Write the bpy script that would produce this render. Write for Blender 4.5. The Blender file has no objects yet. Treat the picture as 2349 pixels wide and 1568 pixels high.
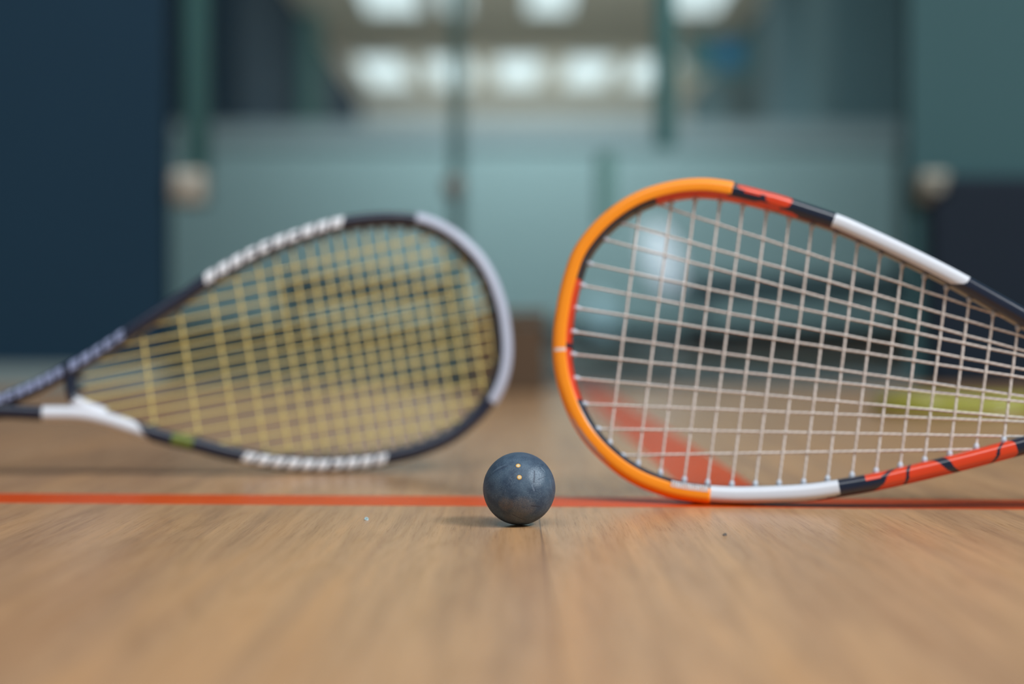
import bpy, math, random
import numpy as np
from mathutils import Vector

random.seed(7)
sc = bpy.context.scene
COL = sc.collection

# ------------------------------------------------------------------ camera
F = 3262.5            # focal length in pixels (50 mm on a 36 mm wide frame, 2349 px)
CX, HY = 1174.5, 750  # image centre column, horizon row
CAM_H = 0.1092
cd = bpy.data.cameras.new('camera')
cam = bpy.data.objects.new('camera', cd)
COL.objects.link(cam)
cam.location = (0, 0, CAM_H)
cam.rotation_euler = (math.radians(90), 0, 0)
cd.sensor_width = 36.0
cd.lens = 50.0
cd.shift_y = -(784 - HY) / 2349.0
cd.clip_start = 0.01
cd.dof.use_dof = True
cd.dof.focus_distance = 0.780
cd.dof.aperture_fstop = 2.15
cd.dof.aperture_blades = 8
cd.dof.aperture_rotation = math.radians(-12.5)
sc.camera = cam

# ------------------------------------------------------------------ world, view
w = bpy.data.worlds.new('world')
sc.world = w
w.use_nodes = True
w.node_tree.nodes['Background'].inputs[0].default_value = (0.35, 0.42, 0.5, 1)
w.node_tree.nodes['Background'].inputs[1].default_value = 0.25
vs = sc.view_settings
vs.view_transform = 'Standard'
vs.look = 'None'
vs.exposure = 0.0
vs.gamma = 1.0
vs.use_curve_mapping = False
cy = sc.cycles
cy.max_bounces = 7
cy.diffuse_bounces = 4
cy.glossy_bounces = 4
cy.transmission_bounces = 4
cy.transparent_max_bounces = 12
cy.caustics_reflective = False
cy.caustics_refractive = False
cy.sample_clamp_indirect = 6.0
cy.use_denoising = True


def area(name, loc, size, power, color, target=None, rot=None):
    ld = bpy.data.lights.new(name, 'AREA')
    ld.shape = 'RECTANGLE'
    ld.size, ld.size_y = size
    ld.energy = power
    ld.color = color
    o = bpy.data.objects.new(name, ld)
    COL.objects.link(o)
    o.location = loc
    if target is not None:
        d = Vector(target) - Vector(loc)
        o.rotation_euler = d.to_track_quat('-Z', 'Y').to_euler()
    return o


COOL = (0.93, 0.98, 1.0)
# court lamps under the court ceiling, the right-hand bank is the strong one
area('court_lamp', (2.6, -0.9, 2.8), (1.4, 0.7), 150, COOL, target=(0.0, 0.9, 0.0))
area('court_lamp', (-1.7, -0.6, 4.4), (0.8, 1.8), 44, COOL, target=(-0.6, 0.5, 0.0))
area('court_lamp', (1.0, -0.9, 4.4), (0.8, 1.8), 40, COOL, target=(0.8, 0.8, 0.0))
area('court_lamp', (0.0, -2.2, 4.4), (2.4, 1.0), 84, COOL, target=(0.0, -1.0, 0.0))
# lamps of the room behind the glass
area('hall_fill', (0.15, 7.3, 2.75), (1.3, 0.5), 78, (0.90, 0.98, 1.0), target=(0.15, 8.6, 0.9))
# unseen strip lights added behind the counter to brighten ceiling and end wall
area('hall_fill', (0.1, 14.0, 1.4), (3.2, 0.25), 42, (0.92, 0.98, 1.0), target=(0.1, 17.0, 1.8))
area('hall_fill', (0.1, 9.75, 1.15), (3.2, 0.25), 20, (0.92, 0.98, 1.0), target=(0.1, 13.0, 2.8))

# ------------------------------------------------------------------ helpers


def lin(c):
    out = []
    for v in c:
        v = v / 255.0
        out.append(v / 12.92 if v <= 0.04045 else ((v + 0.055) / 1.055) ** 2.4)
    return tuple(out) + (1.0,)


def mat(name, rgb, rough=0.5, spec=0.5, metal=0.0, coat=0.0, emit=None, estr=0.0, noise=0.0, nscale=40.0):
    """Principled material; noise gives the paint a faint mottling of its own."""
    m = bpy.data.materials.new(name)
    m.use_nodes = True
    nt = m.node_tree
    b = nt.nodes['Principled BSDF']
    col = rgb if len(rgb) == 4 else lin(rgb)
    b.inputs['Base Color'].default_value = col
    b.inputs['Roughness'].default_value = rough
    b.inputs['Specular IOR Level'].default_value = spec
    b.inputs['Metallic'].default_value = metal
    b.inputs['Coat Weight'].default_value = coat
    b.inputs['Coat Roughness'].default_value = 0.12
    if emit is not None:
        b.inputs['Emission Color'].default_value = emit if len(emit) == 4 else lin(emit)
        b.inputs['Emission Strength'].default_value = estr
    if noise > 0:
        tc = nt.nodes.new('ShaderNodeTexCoord')
        n = nt.nodes.new('ShaderNodeTexNoise')
        n.inputs['Scale'].default_value = nscale
        n.inputs['Detail'].default_value = 4
        nt.links.new(tc.outputs['Object'], n.inputs['Vector'])
        mx = nt.nodes.new('ShaderNodeMix')
        mx.data_type = 'RGBA'
        mx.inputs[6].default_value = tuple(c * (1 - noise) for c in col[:3]) + (1,)
        mx.inputs[7].default_value = tuple(min(1, c * (1 + noise)) for c in col[:3]) + (1,)
        nt.links.new(n.outputs['Fac'], mx.inputs[0])
        nt.links.new(mx.outputs[2], b.inputs['Base Color'])
    return m


def tag(o, label=None, cat=None, group=None, kind=None):
    if label:
        o['label'] = label
    if cat:
        o['category'] = cat
    if group:
        o['group'] = group
    if kind:
        o['kind'] = kind
    return o


WORLD_OF = {}


def empty(name, loc, label, cat, group=None):
    o = bpy.data.objects.new(name, None)
    o.empty_display_size = 0.05
    COL.objects.link(o)
    o.location = loc
    WORLD_OF[o.name] = np.array(loc, float)
    return tag(o, label, cat, group)


def mesh(name, verts, faces, mats, idx=None, parent=None, smooth=True, origin=None):
    """One mesh object; verts are world positions, stored relative to its parent or to origin."""
    v = np.asarray(verts, float)
    base = np.zeros(3)
    if parent is not None:
        base = WORLD_OF[parent.name]
    loc = np.zeros(3)
    if parent is None and origin is not None:
        base = np.array(origin, float)
        loc = base
    me = bpy.data.meshes.new(name)
    me.from_pydata((v - base).tolist(), [], [list(map(int, f)) for f in faces])
    if not isinstance(mats, (list, tuple)):
        mats = [mats]
    for m in mats:
        me.materials.append(m)
    if idx is not None:
        me.polygons.foreach_set('material_index', np.asarray(idx, 'i'))
    if smooth:
        me.polygons.foreach_set('use_smooth', np.ones(len(me.polygons), bool))
    me.update()
    o = bpy.data.objects.new(name, me)
    COL.objects.link(o)
    if parent is not None:
        o.parent = parent
        WORLD_OF[o.name] = WORLD_OF[parent.name]
    else:
        o.location = loc
        WORLD_OF[o.name] = loc
    return o


class MB:
    """Collects shapes into one mesh."""

    def __init__(s):
        s.v, s.f, s.i = [], [], []

    def add(s, verts, faces, mi=0):
        n = len(s.v)
        s.v.extend([tuple(p) for p in verts])
        for f in faces:
            s.f.append([k + n for k in f])
            s.i.append(mi)
        return s

    def box(s, x0, x1, y0, y1, z0, z1, mi=0, bev=0.0):
        if bev <= 0:
            v = [(x, y, z) for x in (x0, x1) for y in (y0, y1) for z in (z0, z1)]
            f = [(0, 1, 3, 2), (4, 6, 7, 5), (0, 4, 5, 1), (2, 3, 7, 6), (0, 2, 6, 4), (1, 5, 7, 3)]
            return s.add(v, f, mi)
        import bmesh
        bm = bmesh.new()
        bmesh.ops.create_cube(bm, size=1)
        for q in bm.verts:
            q.co = Vector(((x0 + x1) / 2 + q.co.x * (x1 - x0), (y0 + y1) / 2 + q.co.y * (y1 - y0), (z0 + z1) / 2 + q.co.z * (z1 - z0)))
        bmesh.ops.bevel(bm, geom=list(bm.edges), offset=bev, segments=3, affect='EDGES', profile=0.5)
        bm.verts.index_update()
        s.add([q.co[:] for q in bm.verts], [[q.index for q in f.verts] for f in bm.faces], mi)
        bm.free()
        return s

    def tube(s, pts, r, n=8, mi=0, cap=True):
        pts = [np.array(p, float) for p in pts]
        rr = r if hasattr(r, '__len__') else [r] * len(pts)
        rings = []
        up = None
        for k, p in enumerate(pts):
            t = pts[min(k + 1, len(pts) - 1)] - pts[max(k - 1, 0)]
            t /= np.linalg.norm(t)
            if up is None:
                up = np.array([0, 0, 1.0]) if abs(t[2]) < 0.9 else np.array([1.0, 0, 0])
            a = np.cross(t, up)
            a /= np.linalg.norm(a)
            b = np.cross(a, t)
            up = b
            rings.append([p + rr[k] * (math.cos(2 * math.pi * j / n) * a + math.sin(2 * math.pi * j / n) * b) for j in range(n)])
        v = [q for ring in rings for q in ring]
        f = []
        for k in range(len(pts) - 1):
            for j in range(n):
                j2 = (j + 1) % n
                f.append((k * n + j, k * n + j2, (k + 1) * n + j2, (k + 1) * n + j))
        if cap:
            f.append(tuple(range(n - 1, -1, -1)))
            f.append(tuple((len(pts) - 1) * n + j for j in range(n)))
        return s.add(v, f, mi)

    def build(s, name, mats, parent=None, smooth=False, origin=None):
        return mesh(name, s.v, s.f, mats, s.i, parent, smooth, origin)


def px_x(px, Y):
    return (px - CX) / F * Y


def px_z(py, Y):
    return CAM_H - (py - HY) / F * Y


def floor_pt(px, py):
    Y = CAM_H * F / (py - HY)
    return np.array([px_x(px, Y), Y, 0.0])


def ray(px, py):
    return np.array([(px - CX) / F, 1.0, -(py - HY) / F])


# ------------------------------------------------------------------ floor material


def floor_material():
    m = bpy.data.materials.new('court_floor_boards')
    m.use_nodes = True
    nt = m.node_tree
    N, L = nt.nodes, nt.links
    b = N['Principled BSDF']
    tc = N.new('ShaderNodeTexCoord')

    def mapping(scale, loc=(0, 0, 0)):
        q = N.new('ShaderNodeMapping')
        q.inputs['Scale'].default_value = scale
        q.inputs['Location'].default_value = loc
        L.new(tc.outputs['Object'], q.inputs['Vector'])
        return q

    def noise(src, scale, detail, rough=0.55, dist=0.0):
        q = N.new('ShaderNodeTexNoise')
        q.inputs['Scale'].default_value = scale
        q.inputs['Detail'].default_value = detail
        q.inputs['Roughness'].default_value = rough
        q.inputs['Distortion'].default_value = dist
        L.new(src.outputs[0], q.inputs['Vector'])
        return q

    def ramp(src, stops):
        q = N.new('ShaderNodeValToRGB')
        e = q.color_ramp.elements
        e[0].position, e[0].color = stops[0]
        e[1].position, e[1].color = stops[-1]
        for p, c in stops[1:-1]:
            k = e.new(p)
            k.color = c
        L.new(src, q.inputs[0])
        return q

    def mix(fac, a, c, blend='MIX'):
        q = N.new('ShaderNodeMix')
        q.data_type = 'RGBA'
        q.blend_type = blend
        if isinstance(fac, float):
            q.inputs[0].default_value = fac
        else:
            L.new(fac, q.inputs[0])
        for sock, val in ((6, a), (7, c)):
            if isinstance(val, tuple):
                q.inputs[sock].default_value = val
            else:
                L.new(val, q.inputs[sock])
        return q

    # board tone (one tone per board), long grain, growth-ring figure, fine pores
    sep = N.new('ShaderNodeSeparateXYZ')
    L.new(tc.outputs['Object'], sep.inputs[0])

    def math_(op, a, bb=None):
        q = N.new('ShaderNodeMath')
        q.operation = op
        for k, val in enumerate((a, bb)):
            if val is None:
                continue
            if isinstance(val, (int, float)):
                q.inputs[k].default_value = val
            else:
                L.new(val, q.inputs[k])
        return q.outputs[0]

    bw = 0.9
    xs = math_('DIVIDE', math_('SUBTRACT', sep.outputs[0], 0.0155), bw)
    cell = math_('FLOOR', xs)
    frac = math_('FRACT', xs)
    wn = N.new('ShaderNodeTexWhiteNoise')
    wn.noise_dimensions = '1D'
    L.new(cell, wn.inputs['W'])
    comb = N.new('ShaderNodeCombineXYZ')
    L.new(sep.outputs[0], comb.inputs[0])
    L.new(math_('ADD', sep.outputs[1], math_('MULTIPLY', wn.outputs['Value'], 7.0)), comb.inputs[1])
    L.new(math_('MULTIPLY', wn.outputs['Value'], 3.0), comb.inputs[2])

    def maps(scale):
        q = N.new('ShaderNodeMapping')
        q.inputs['Scale'].default_value = scale
        L.new(comb.outputs[0], q.inputs['Vector'])
        return q

    n_long = noise(maps((40, 2.2, 1)), 1.0, 5, 0.6, 0.9)
    c1 = ramp(n_long.outputs['Fac'], [(0.28, lin((168, 130, 99))), (0.5, lin((186, 146, 110))), (0.74, lin((203, 159, 116)))])
    n_ring = noise(maps((11, 1.3, 1)), 1.0, 2, 0.5, 0.4)
    rings = math_('FRACT', math_('MULTIPLY', n_ring.outputs['Fac'], 13.0))
    rr = ramp(rings, [(0.0, (0.80, 0.77, 0.73, 1)), (0.16, (1, 1, 1, 1)), (0.80, (1, 1, 1, 1)), (1.0, (0.84, 0.80, 0.75, 1))])
    c2 = mix(0.45, c1.outputs[0], rr.outputs[0], 'MULTIPLY')
    n_pore = noise(maps((1300, 42, 1)), 1.0, 4, 0.65)
    pr = ramp(n_pore.outputs['Fac'], [(0.30, (0.70, 0.66, 0.62, 1)), (0.47, (1, 1, 1, 1)), (0.72, (1.0, 1.0, 1.0, 1))])
    c3 = mix(0.85, c2.outputs[2], pr.outputs[0], 'MULTIPLY')
    # worn patches with an orange cast
    n_worn = noise(maps((22, 2.4, 1)), 1.0, 4, 0.6, 0.6)
    wr = ramp(n_worn.outputs['Fac'], [(0.50, (0, 0, 0, 1)), (0.68, (1, 1, 1, 1))])
    wf = math_('MULTIPLY', wr.outputs[0], 0.32)
    n_str = noise(maps((240, 9, 1)), 1.0, 4, 0.65, 0.5)
    sr = ramp(n_str.outputs['Fac'], [(0.38, (0.86, 0.84, 0.82, 1)), (0.50, (1, 1, 1, 1)), (0.66, (1.10, 1.05, 0.98, 1))])
    c3 = mix(0.8, c3.outputs[2], sr.outputs[0], 'MULTIPLY')
    c4 = mix(wf, c3.outputs[2], lin((206, 152, 100)))
    # gap between boards
    gap = math_('LESS_THAN', math_('ABSOLUTE', math_('SUBTRACT', frac, 0.5)), 0.4995)
    c5 = mix(gap, lin((140, 108, 84)), c4.outputs[2])
    tone = ramp(wn.outputs['Value'], [(0, (0.93, 0.93, 0.94, 1)), (1, (1.05, 1.04, 1.02, 1))])
    c6 = mix(1.0, c5.outputs[2], tone.outputs[0], 'MULTIPLY')
    L.new(c6.outputs[2], b.inputs['Base Color'])
    b.inputs['Roughness'].default_value = 0.27
    b.inputs['Specular IOR Level'].default_value = 0.36
    bump = N.new('ShaderNodeBump')
    bump.inputs['Strength'].default_value = 0.22
    bump.inputs['Distance'].default_value = 0.0004
    hsum = math_('ADD', n_pore.outputs['Fac'], math_('MULTIPLY', n_long.outputs['Fac'], 1.2))
    L.new(hsum, bump.inputs['Height'])
    L.new(bump.outputs[0], b.inputs['Normal'])
    return m


M_floor = floor_material()
M_line = mat('red_court_paint', (206, 74, 12), 0.34, 0.25, noise=0.12, nscale=60)
M_navy = mat('navy_wall_paint', (28, 53, 71), 0.6, 0.12, noise=0.08, nscale=2)
M_navy_pad = mat('dark_padded_panel', (24, 34, 46), 0.6, 0.12, noise=0.08, nscale=2)
M_slate = mat('slate_wall_paint', (56, 87, 92), 0.6, 0.12, noise=0.06, nscale=2)
M_slate_h = mat('slate_hall_paint', (96, 124, 132), 0.6, 0.12, noise=0.06, nscale=2)
M_white_wall = mat('white_plaster', (214, 216, 214), 0.7, 0.3, noise=0.03, nscale=3)
M_ceiling = mat('grey_ceiling', (226, 214, 196), 0.8, 0.2, noise=0.04, nscale=3)
M_hall_floor = mat('hall_floor', (206, 196, 180), 0.5, 0.4, noise=0.06, nscale=4)
M_lobby_floor = mat('grey_green_lobby_floor', (72, 100, 106), 0.45, 0.4, noise=0.06, nscale=4)
M_court_wall = mat('pale_blue_grey_plaster', (150, 166, 176), 0.7, 0.2, noise=0.03, nscale=3)
M_teal = mat('pale_teal_laminate', (178, 206, 210), 0.55, 0.35, noise=0.04, nscale=2)
M_teal_cap = mat('grey_counter_top', (170, 186, 192), 0.5, 0.4, noise=0.04, nscale=3)
M_black_trim = mat('black_trim', (24, 28, 38), 0.5, 0.3, noise=0.06, nscale=5)

# ------------------------------------------------------------------ setting
GY = 2.62   # plane of the glass back wall


def struct(o):
    o['kind'] = 'structure'
    return o


struct(MB().box(-3.3, 3.3, -4.7, GY + 0.15, -0.06, 0.0).build('floor', M_floor))
fl = bpy.data.objects['floor']
WORLD_OF['floor'] = np.zeros(3)


def strip(a0, a1, b0, b1, z0=-0.001, z1=0.0003):
    v = [(*a0, z0), (*a1, z0), (*b1, z0), (*b0, z0), (*a0, z1), (*a1, z1), (*b1, z1), (*b0, z1)]
    f = [(3, 2, 1, 0), (4, 5, 6, 7), (0, 1, 5, 4), (1, 2, 6, 5), (2, 3, 7, 6), (3, 0, 4, 7)]
    return v, f


nl, nr = floor_pt(0, 1152.5)[:2], floor_pt(2349, 1168)[:2]
fl_, fr_ = floor_pt(0, 1132)[:2], floor_pt(2349, 1147)[:2]


def ext(p, q, t):
    return tuple(p + (q - p) * t)


v, f = strip(ext(nl, nr, -3.6), ext(nl, nr, 4.7), ext(fl_, fr_, -3.6), ext(fl_, fr_, 4.7))
o = mesh('cross_line', v, f, M_line, parent=fl, smooth=False)
o['label'] = 'red line across the court floor behind the ball'
v, f = strip((0.117, 0.915), (0.167, 0.913), (0.1098, 2.58), (0.1598, 2.58), z1=0.00025)
o = mesh('centre_line', v, f, M_line, parent=fl, smooth=False)
o['label'] = 'red line running away from the camera'

struct(MB().box(-3.4, -3.2, -4.7, GY + 0.15, 0, 4.6).build('wall_left', M_court_wall))
struct(MB().box(3.2, 3.4, -4.7, GY + 0.15, 0, 4.6).build('wall_right', M_court_wall))
struct(MB().box(-3.4, 3.4, -4.9, -4.7, 0, 4.6).build('wall_front', M_court_wall))
struct(MB().box(-3.4, 3.4, -4.9, GY + 0.15, 4.6, 4.75).build('ceiling', M_court_wall))
XL, XR = px_x(378, GY), px_x(2092, GY)
# navy wall beside the glass, left; two-tone wall beside the glass, right
struct(MB().box(-3.2, XL, GY, GY + 0.05, 0, 2.9).build('wall_back_left', M_navy))
struct(MB().box(-3.2, XL, GY - 0.015, GY, 0, px_z(836, GY)).build('baseboard_back_left', mat('grey_skirting', (118, 134, 136), 0.5, 0.3)))
o = struct(MB().box(XR, 3.2, GY + 0.02, GY + 0.05, 0, 2.9).build('wall_back_right', M_slate))
zr = px_z(405, GY)
MB().box(XR + 0.03, 3.2, GY - 0.012, GY + 0.02, 0.0, zr, bev=0.01).build('padded_panel', M_navy_pad, parent=o)
struct(MB().box(-3.2, 3.2, GY, GY + 0.05, 2.9, 4.6).build('wall_back_upper', M_navy))

# the hall behind the glass
HC = 2.81
struct(MB().box(-3.3, 3.3, GY + 0.15, 9.3, -0.06, 0.0).build('floor_lobby', M_lobby_floor))
struct(MB().box(-3.3, 3.3, 9.3, 17.2, -0.06, 0.0).build('floor_hall', M_hall_floor))
struct(MB().box(-3.4, 3.4, GY + 0.15, 17.2, HC, HC + 0.1).build('ceiling_hall', M_ceiling))
struct(MB().box(-1.86, 2.2, 17.0, 17.15, 0, HC).build('wall_hall_end', M_white_wall))
struct(MB().box(-1.95, -1.8, 9.5, 17.0, 0, HC).build('wall_hall_left', M_navy))
struct(MB().box(2.1, 2.25, 9.5, 17.0, 0, HC).build('wall_hall_right', M_slate_h))
struct(MB().box(-3.3, -1.8, 9.35, 9.5, 0, HC).build('wall_lobby_left', M_navy))
struct(MB().box(2.1, 3.3, 9.35, 9.5, 0, HC).build('wall_lobby_right', M_slate_h))
struct(MB().box(-3.4, -3.25, GY + 0.15, 9.5, 0, HC).build('wall_lobby_side_left', M_navy))
struct(MB().box(3.25, 3.4, GY + 0.15, 9.5, 0, HC).build('wall_lobby_side_right', M_slate_h))
M_post_l = mat('green_grey_pillar', (88, 130, 128), 0.6, 0.3)
M_post_r = mat('grey_pillar', (104, 130, 138), 0.6, 0.3)
struct(MB().box(-1.8, -1.66, 12.1, 12.5, 0, HC).build('trim_1', M_post_l))
struct(MB().box(1.95, 2.1, 10.6, 11.0, 0, HC).build('trim_2', M_post_r))

struct(MB().box(px_x(1575, 6.0), 3.2, 6.0, 6.12, 0.0, 0.05).build('dark_strip', M_black_trim))  # low dark strip added to deepen the dark band under the bench

# low pale counter across the lobby
CY0 = 9.0
ct = empty('reception_counter', (0.15, CY0, 0), 'long low pale teal counter with grey top behind the glass wall', 'counter')
x0, x1 = px_x(330, CY0), px_x(2062, CY0)
ztop = px_z(338, CY0)
MB().box(x0, x1, CY0, CY0 + 0.28, 0.12, ztop).build('front_panel', M_teal, parent=ct)
MB().box(x0 - 0.02, x1 + 0.02, CY0 - 0.03, CY0 + 0.33, ztop, px_z(285, CY0), bev=0.012).build('counter_top', M_teal_cap, parent=ct)
MB().box(x0, x1, CY0 + 0.03, CY0 + 0.25, 0.0, 0.12).build('plinth', M_black_trim, parent=ct)

# ------------------------------------------------------------------ glass back wall


def glass_material(name, tint, dif=0.0, difcol=(0, 0, 0, 1)):
    m = bpy.data.materials.new(name)
    m.use_nodes = True
    nt = m.node_tree
    N, L = nt.nodes, nt.links
    N.remove(N['Principled BSDF'])
    out = N['Material Output']
    tr = N.new('ShaderNodeBsdfTransparent')
    tr.inputs[0].default_value = tint
    gl = N.new('ShaderNodeBsdfGlossy')
    gl.inputs['Roughness'].default_value = 0.03 if dif == 0 else 0.5
    fr = N.new('ShaderNodeFresnel')
    fr.inputs['IOR'].default_value = 1.45
    mx = N.new('ShaderNodeMixShader')
    L.new(fr.outputs[0], mx.inputs[0])
    L.new(tr.outputs[0], mx.inputs[1])
    L.new(gl.outputs[0], mx.inputs[2])
    last = mx
    if dif > 0:
        d = N.new('ShaderNodeBsdfDiffuse')
        d.inputs[0].default_value = difcol
        m2 = N.new('ShaderNodeMixShader')
        m2.inputs[0].default_value = dif
        L.new(mx.outputs[0], m2.inputs[1])
        L.new(d.outputs[0], m2.inputs[2])
        last = m2
    L.new(last.outputs[0], out.inputs['Surface'])
    return m


M_glass = glass_material('clear_green_glass', (0.95, 0.985, 0.975, 1))
M_frost = mat('frosted_glass_fin', (96, 150, 154), 0.5, 0.2)
M_fin = glass_material('glass_fin_edge', (0.84, 0.93, 0.93, 1), 0.30, lin((130, 185, 185)))
M_steel = mat('brushed_steel', (196, 190, 178), 0.38, 0.5, metal=0.6)
M_bronze = mat('dull_bronze', (120, 112, 104), 0.4, 0.5, metal=0.5)
M_rail = mat('floor_channel_steel', (84, 100, 104), 0.5, 0.4)

J = [px_x(p, GY) for p in (378, 1040, 1532, 2092)]
zfit = px_z(428, GY)
for k in range(3):
    a, b2 = J[k] + 0.003, J[k + 1] - 0.003
    if k == 0:
        a = J[0]
    if k == 2:
        b2 = J[3]
    wo = struct(MB().box(a, b2, GY + 0.02, GY + 0.032, 0.016, 2.9).build('window_%d' % (k + 1), M_glass))
    # floor channel under each pane
    MB().box(a, b2, GY + 0.0, GY + 0.055, 0.0, 0.02, bev=0.003).build('floor_channel', M_rail, parent=wo)

    def fitting(x, mt, s):
        m = MB().box(x - s, x + s, GY - 0.012, GY + 0.065, zfit - s, zfit + s, bev=0.01)
        m.tube([(x, GY - 0.012, zfit), (x, GY - 0.03, zfit)], s * 0.45, 20)
        m.build('patch_fitting', mt, parent=wo, smooth=False)

    if k == 0:
        fitting(px_x(430, GY), M_steel, 0.031)
        MB().box(px_x(412, GY), px_x(466, GY), GY + 0.04, GY + 0.07, px_z(400, GY), 2.9).build('glass_fin', M_frost, parent=wo)
        fitting(px_x(1040, GY), M_bronze, 0.018)
        MB().box(J[1] - 0.009, J[1] + 0.009, GY + 0.066, GY + 0.34, 0.0, 2.9).build('glass_fin', M_fin, parent=wo)
    if k == 1:
        MB().box(J[2] - 0.02, J[2] + 0.02, GY + 0.04, GY + 0.06, px_z(330, GY), 2.9).build('glass_fin', M_frost, parent=wo)
        # door closer post of the glass door
        MB().box(px_x(1372, GY), px_x(1410, GY), GY - 0.02, GY + 0.06, px_z(520, GY), px_z(350, GY), bev=0.006).build(
            'door_handle', mat('greenish_handle', (96, 140, 138), 0.4), parent=wo)
    if k == 2:
        fitting(px_x(2140, GY), mat('worn_steel', (128, 126, 116), 0.45, 0.5, metal=0.5), 0.029)

# ------------------------------------------------------------------ ceiling lights of the hall
M_lamp = mat('lamp_diffuser', (110, 114, 116), 0.5, emit=lin((214, 228, 232)), estr=1.3)
M_lframe = mat('lamp_frame', (150, 160, 160), 0.5)
far_row = [(-1.336, .46), (-0.633, .46), (0.075, .46), (0.79, .46), (1.45, .44)]
far_lab = ['glowing square ceiling light at the left end of the lower row of five',
           'ceiling light in the lower row, second from left, crossed by the dark glass joint',
           'glowing square ceiling light in the middle of the lower row of five',
           'glowing square ceiling light second from right in the lower row',
           'glowing square ceiling light at the right end of the lower row']
near_row = [(-0.99, .45), (-0.47, .2), (0.31, .36), (1.50, .45)]
near_lab = ['ceiling light cut by the top edge of the photo, leftmost of the upper row',
            'small narrow ceiling light at the top edge beside the dark glass joint',
            'ceiling light at the top edge, above the middle light of the lower row',
            'ceiling light cut by the top edge of the photo, rightmost of the upper row']


def ceiling_light(x, wd, y0, y1, label):
    e = empty('ceiling_light', (x, (y0 + y1) / 2, HC), label, 'ceiling light', 'ceiling lights in the hall behind the glass')
    t = 0.02
    m = MB()
    m.box(x - wd / 2 - t, x - wd / 2, y0 - t, y1 + t, HC - 0.03, HC)
    m.box(x + wd / 2, x + wd / 2 + t, y0 - t, y1 + t, HC - 0.03, HC)
    m.box(x - wd / 2, x + wd / 2, y0 - t, y0, HC - 0.03, HC)
    m.box(x - wd / 2, x + wd / 2, y1, y1 + t, HC - 0.03, HC)
    m.build('frame', M_lframe, parent=e)
    MB().box(x - wd / 2, x + wd / 2, y0, y1, HC - 0.022, HC - 0.002).build('diffuser', M_lamp, parent=e)


for (x, wd), lb in zip(far_row, far_lab):
    ceiling_light(x, wd, 14.15, 15.75, lb)
for (x, wd), lb in zip(near_row, near_lab):
    ceiling_light(x, wd, 10.6, 12.1, lb)

# blue hanging sign in the hall
sg = empty('hanging_sign', (1.47, 10.2, 2.0), 'dark blue sign hanging from the hall ceiling right of the lights', 'sign')
M_blue = mat('blue_sign_face', (36, 108, 150), 0.4, 0.4)
M_teal_d = mat('dark_teal_board', (62, 108, 112), 0.5, 0.4)
MB().box(1.26, 1.72, 10.2, 10.24, px_z(168, 10.2), px_z(78, 10.2), bev=0.008).build('board', M_teal_d, parent=sg)
MB().box(1.46, 1.64, 10.19, 10.2, px_z(150, 10.2), px_z(96, 10.2)).build('panel', M_blue, parent=sg)
for q in (1.34, 1.62):
    MB().tube([(q, 10.22, px_z(80, 10.2)), (q, 10.22, HC)], 0.006, 8).build('hanger_rod', M_rail, parent=sg)

# ------------------------------------------------------------------ benches and glowing ovals in the lobby
M_bench = mat('dark_bench_vinyl', (54, 76, 88), 0.5, 0.35, noise=0.08, nscale=6)
M_bleg = mat('bench_leg_steel', (60, 72, 78), 0.4, 0.5, metal=0.6)


def bench(pxa, pxb, Y, label):
    a, b3 = px_x(pxa, Y), px_x(pxb, Y)
    e = empty('bench', ((a + b3) / 2, Y, 0), label, 'bench', 'benches in front of the counter')
    z0, z1 = px_z(690, Y), px_z(632, Y)
    MB().box(a, b3, Y, Y + 0.4, z0, z1, bev=0.02).build('seat', M_bench, parent=e)
    for q in (a + 0.06, b3 - 0.06):
        for yy in (Y + 0.04, Y + 0.36):
            MB().tube([(q, yy, z0 + 0.005), (q, yy, 0.0)], 0.016, 10).build('leg', M_bleg, parent=e)


bench(1592, 2180, 8.0, 'low dark bench behind the glass, seen through the orange racket strings')
bench(640, 1040, 8.0, 'low dark bench behind the glass, seen through the yellow racket strings')


def glow_oval(pxc, pyc, rx, rz, Y, tilt, label, mt):  # added glowing oval standing in for a pale blurred spot of light
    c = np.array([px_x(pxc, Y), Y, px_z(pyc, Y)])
    e = empty('oval_glow', tuple(c + np.array([0, 0.05, 0])), label, 'glow')
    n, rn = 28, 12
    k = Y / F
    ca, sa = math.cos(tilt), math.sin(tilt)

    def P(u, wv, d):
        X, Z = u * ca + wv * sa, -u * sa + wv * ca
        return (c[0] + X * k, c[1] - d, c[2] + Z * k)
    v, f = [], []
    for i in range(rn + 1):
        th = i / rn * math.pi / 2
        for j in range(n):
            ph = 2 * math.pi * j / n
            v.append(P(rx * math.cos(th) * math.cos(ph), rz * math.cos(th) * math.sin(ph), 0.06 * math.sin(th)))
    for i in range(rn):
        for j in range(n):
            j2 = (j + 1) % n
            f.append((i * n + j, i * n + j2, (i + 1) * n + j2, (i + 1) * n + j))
    mesh('glow_cover', v, f, mt, parent=e)
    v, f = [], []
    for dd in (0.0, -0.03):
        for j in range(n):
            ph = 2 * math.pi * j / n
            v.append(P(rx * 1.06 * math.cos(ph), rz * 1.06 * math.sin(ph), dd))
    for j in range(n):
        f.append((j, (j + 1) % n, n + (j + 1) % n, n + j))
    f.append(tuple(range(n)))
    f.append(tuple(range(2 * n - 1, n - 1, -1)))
    mesh('glow_base', v, f, M_lframe, parent=e, smooth=False)


glow_oval(1520, 595, 40, 82, CY0 - 0.03, math.radians(-17), 'bright white oval glow on the counter front behind the orange racket strings',
          mat('white_glow', (226, 230, 238), 0.5, emit=lin((188, 200, 214)), estr=0.75))
glow_oval(1380, 722, 30, 52, CY0 - 0.03, math.radians(-17), 'fainter pale blue oval glow low on the counter front behind the orange racket',
          mat('pale_glow', (170, 196, 206), 0.5, emit=lin((128, 158, 170)), estr=0.5))

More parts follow.
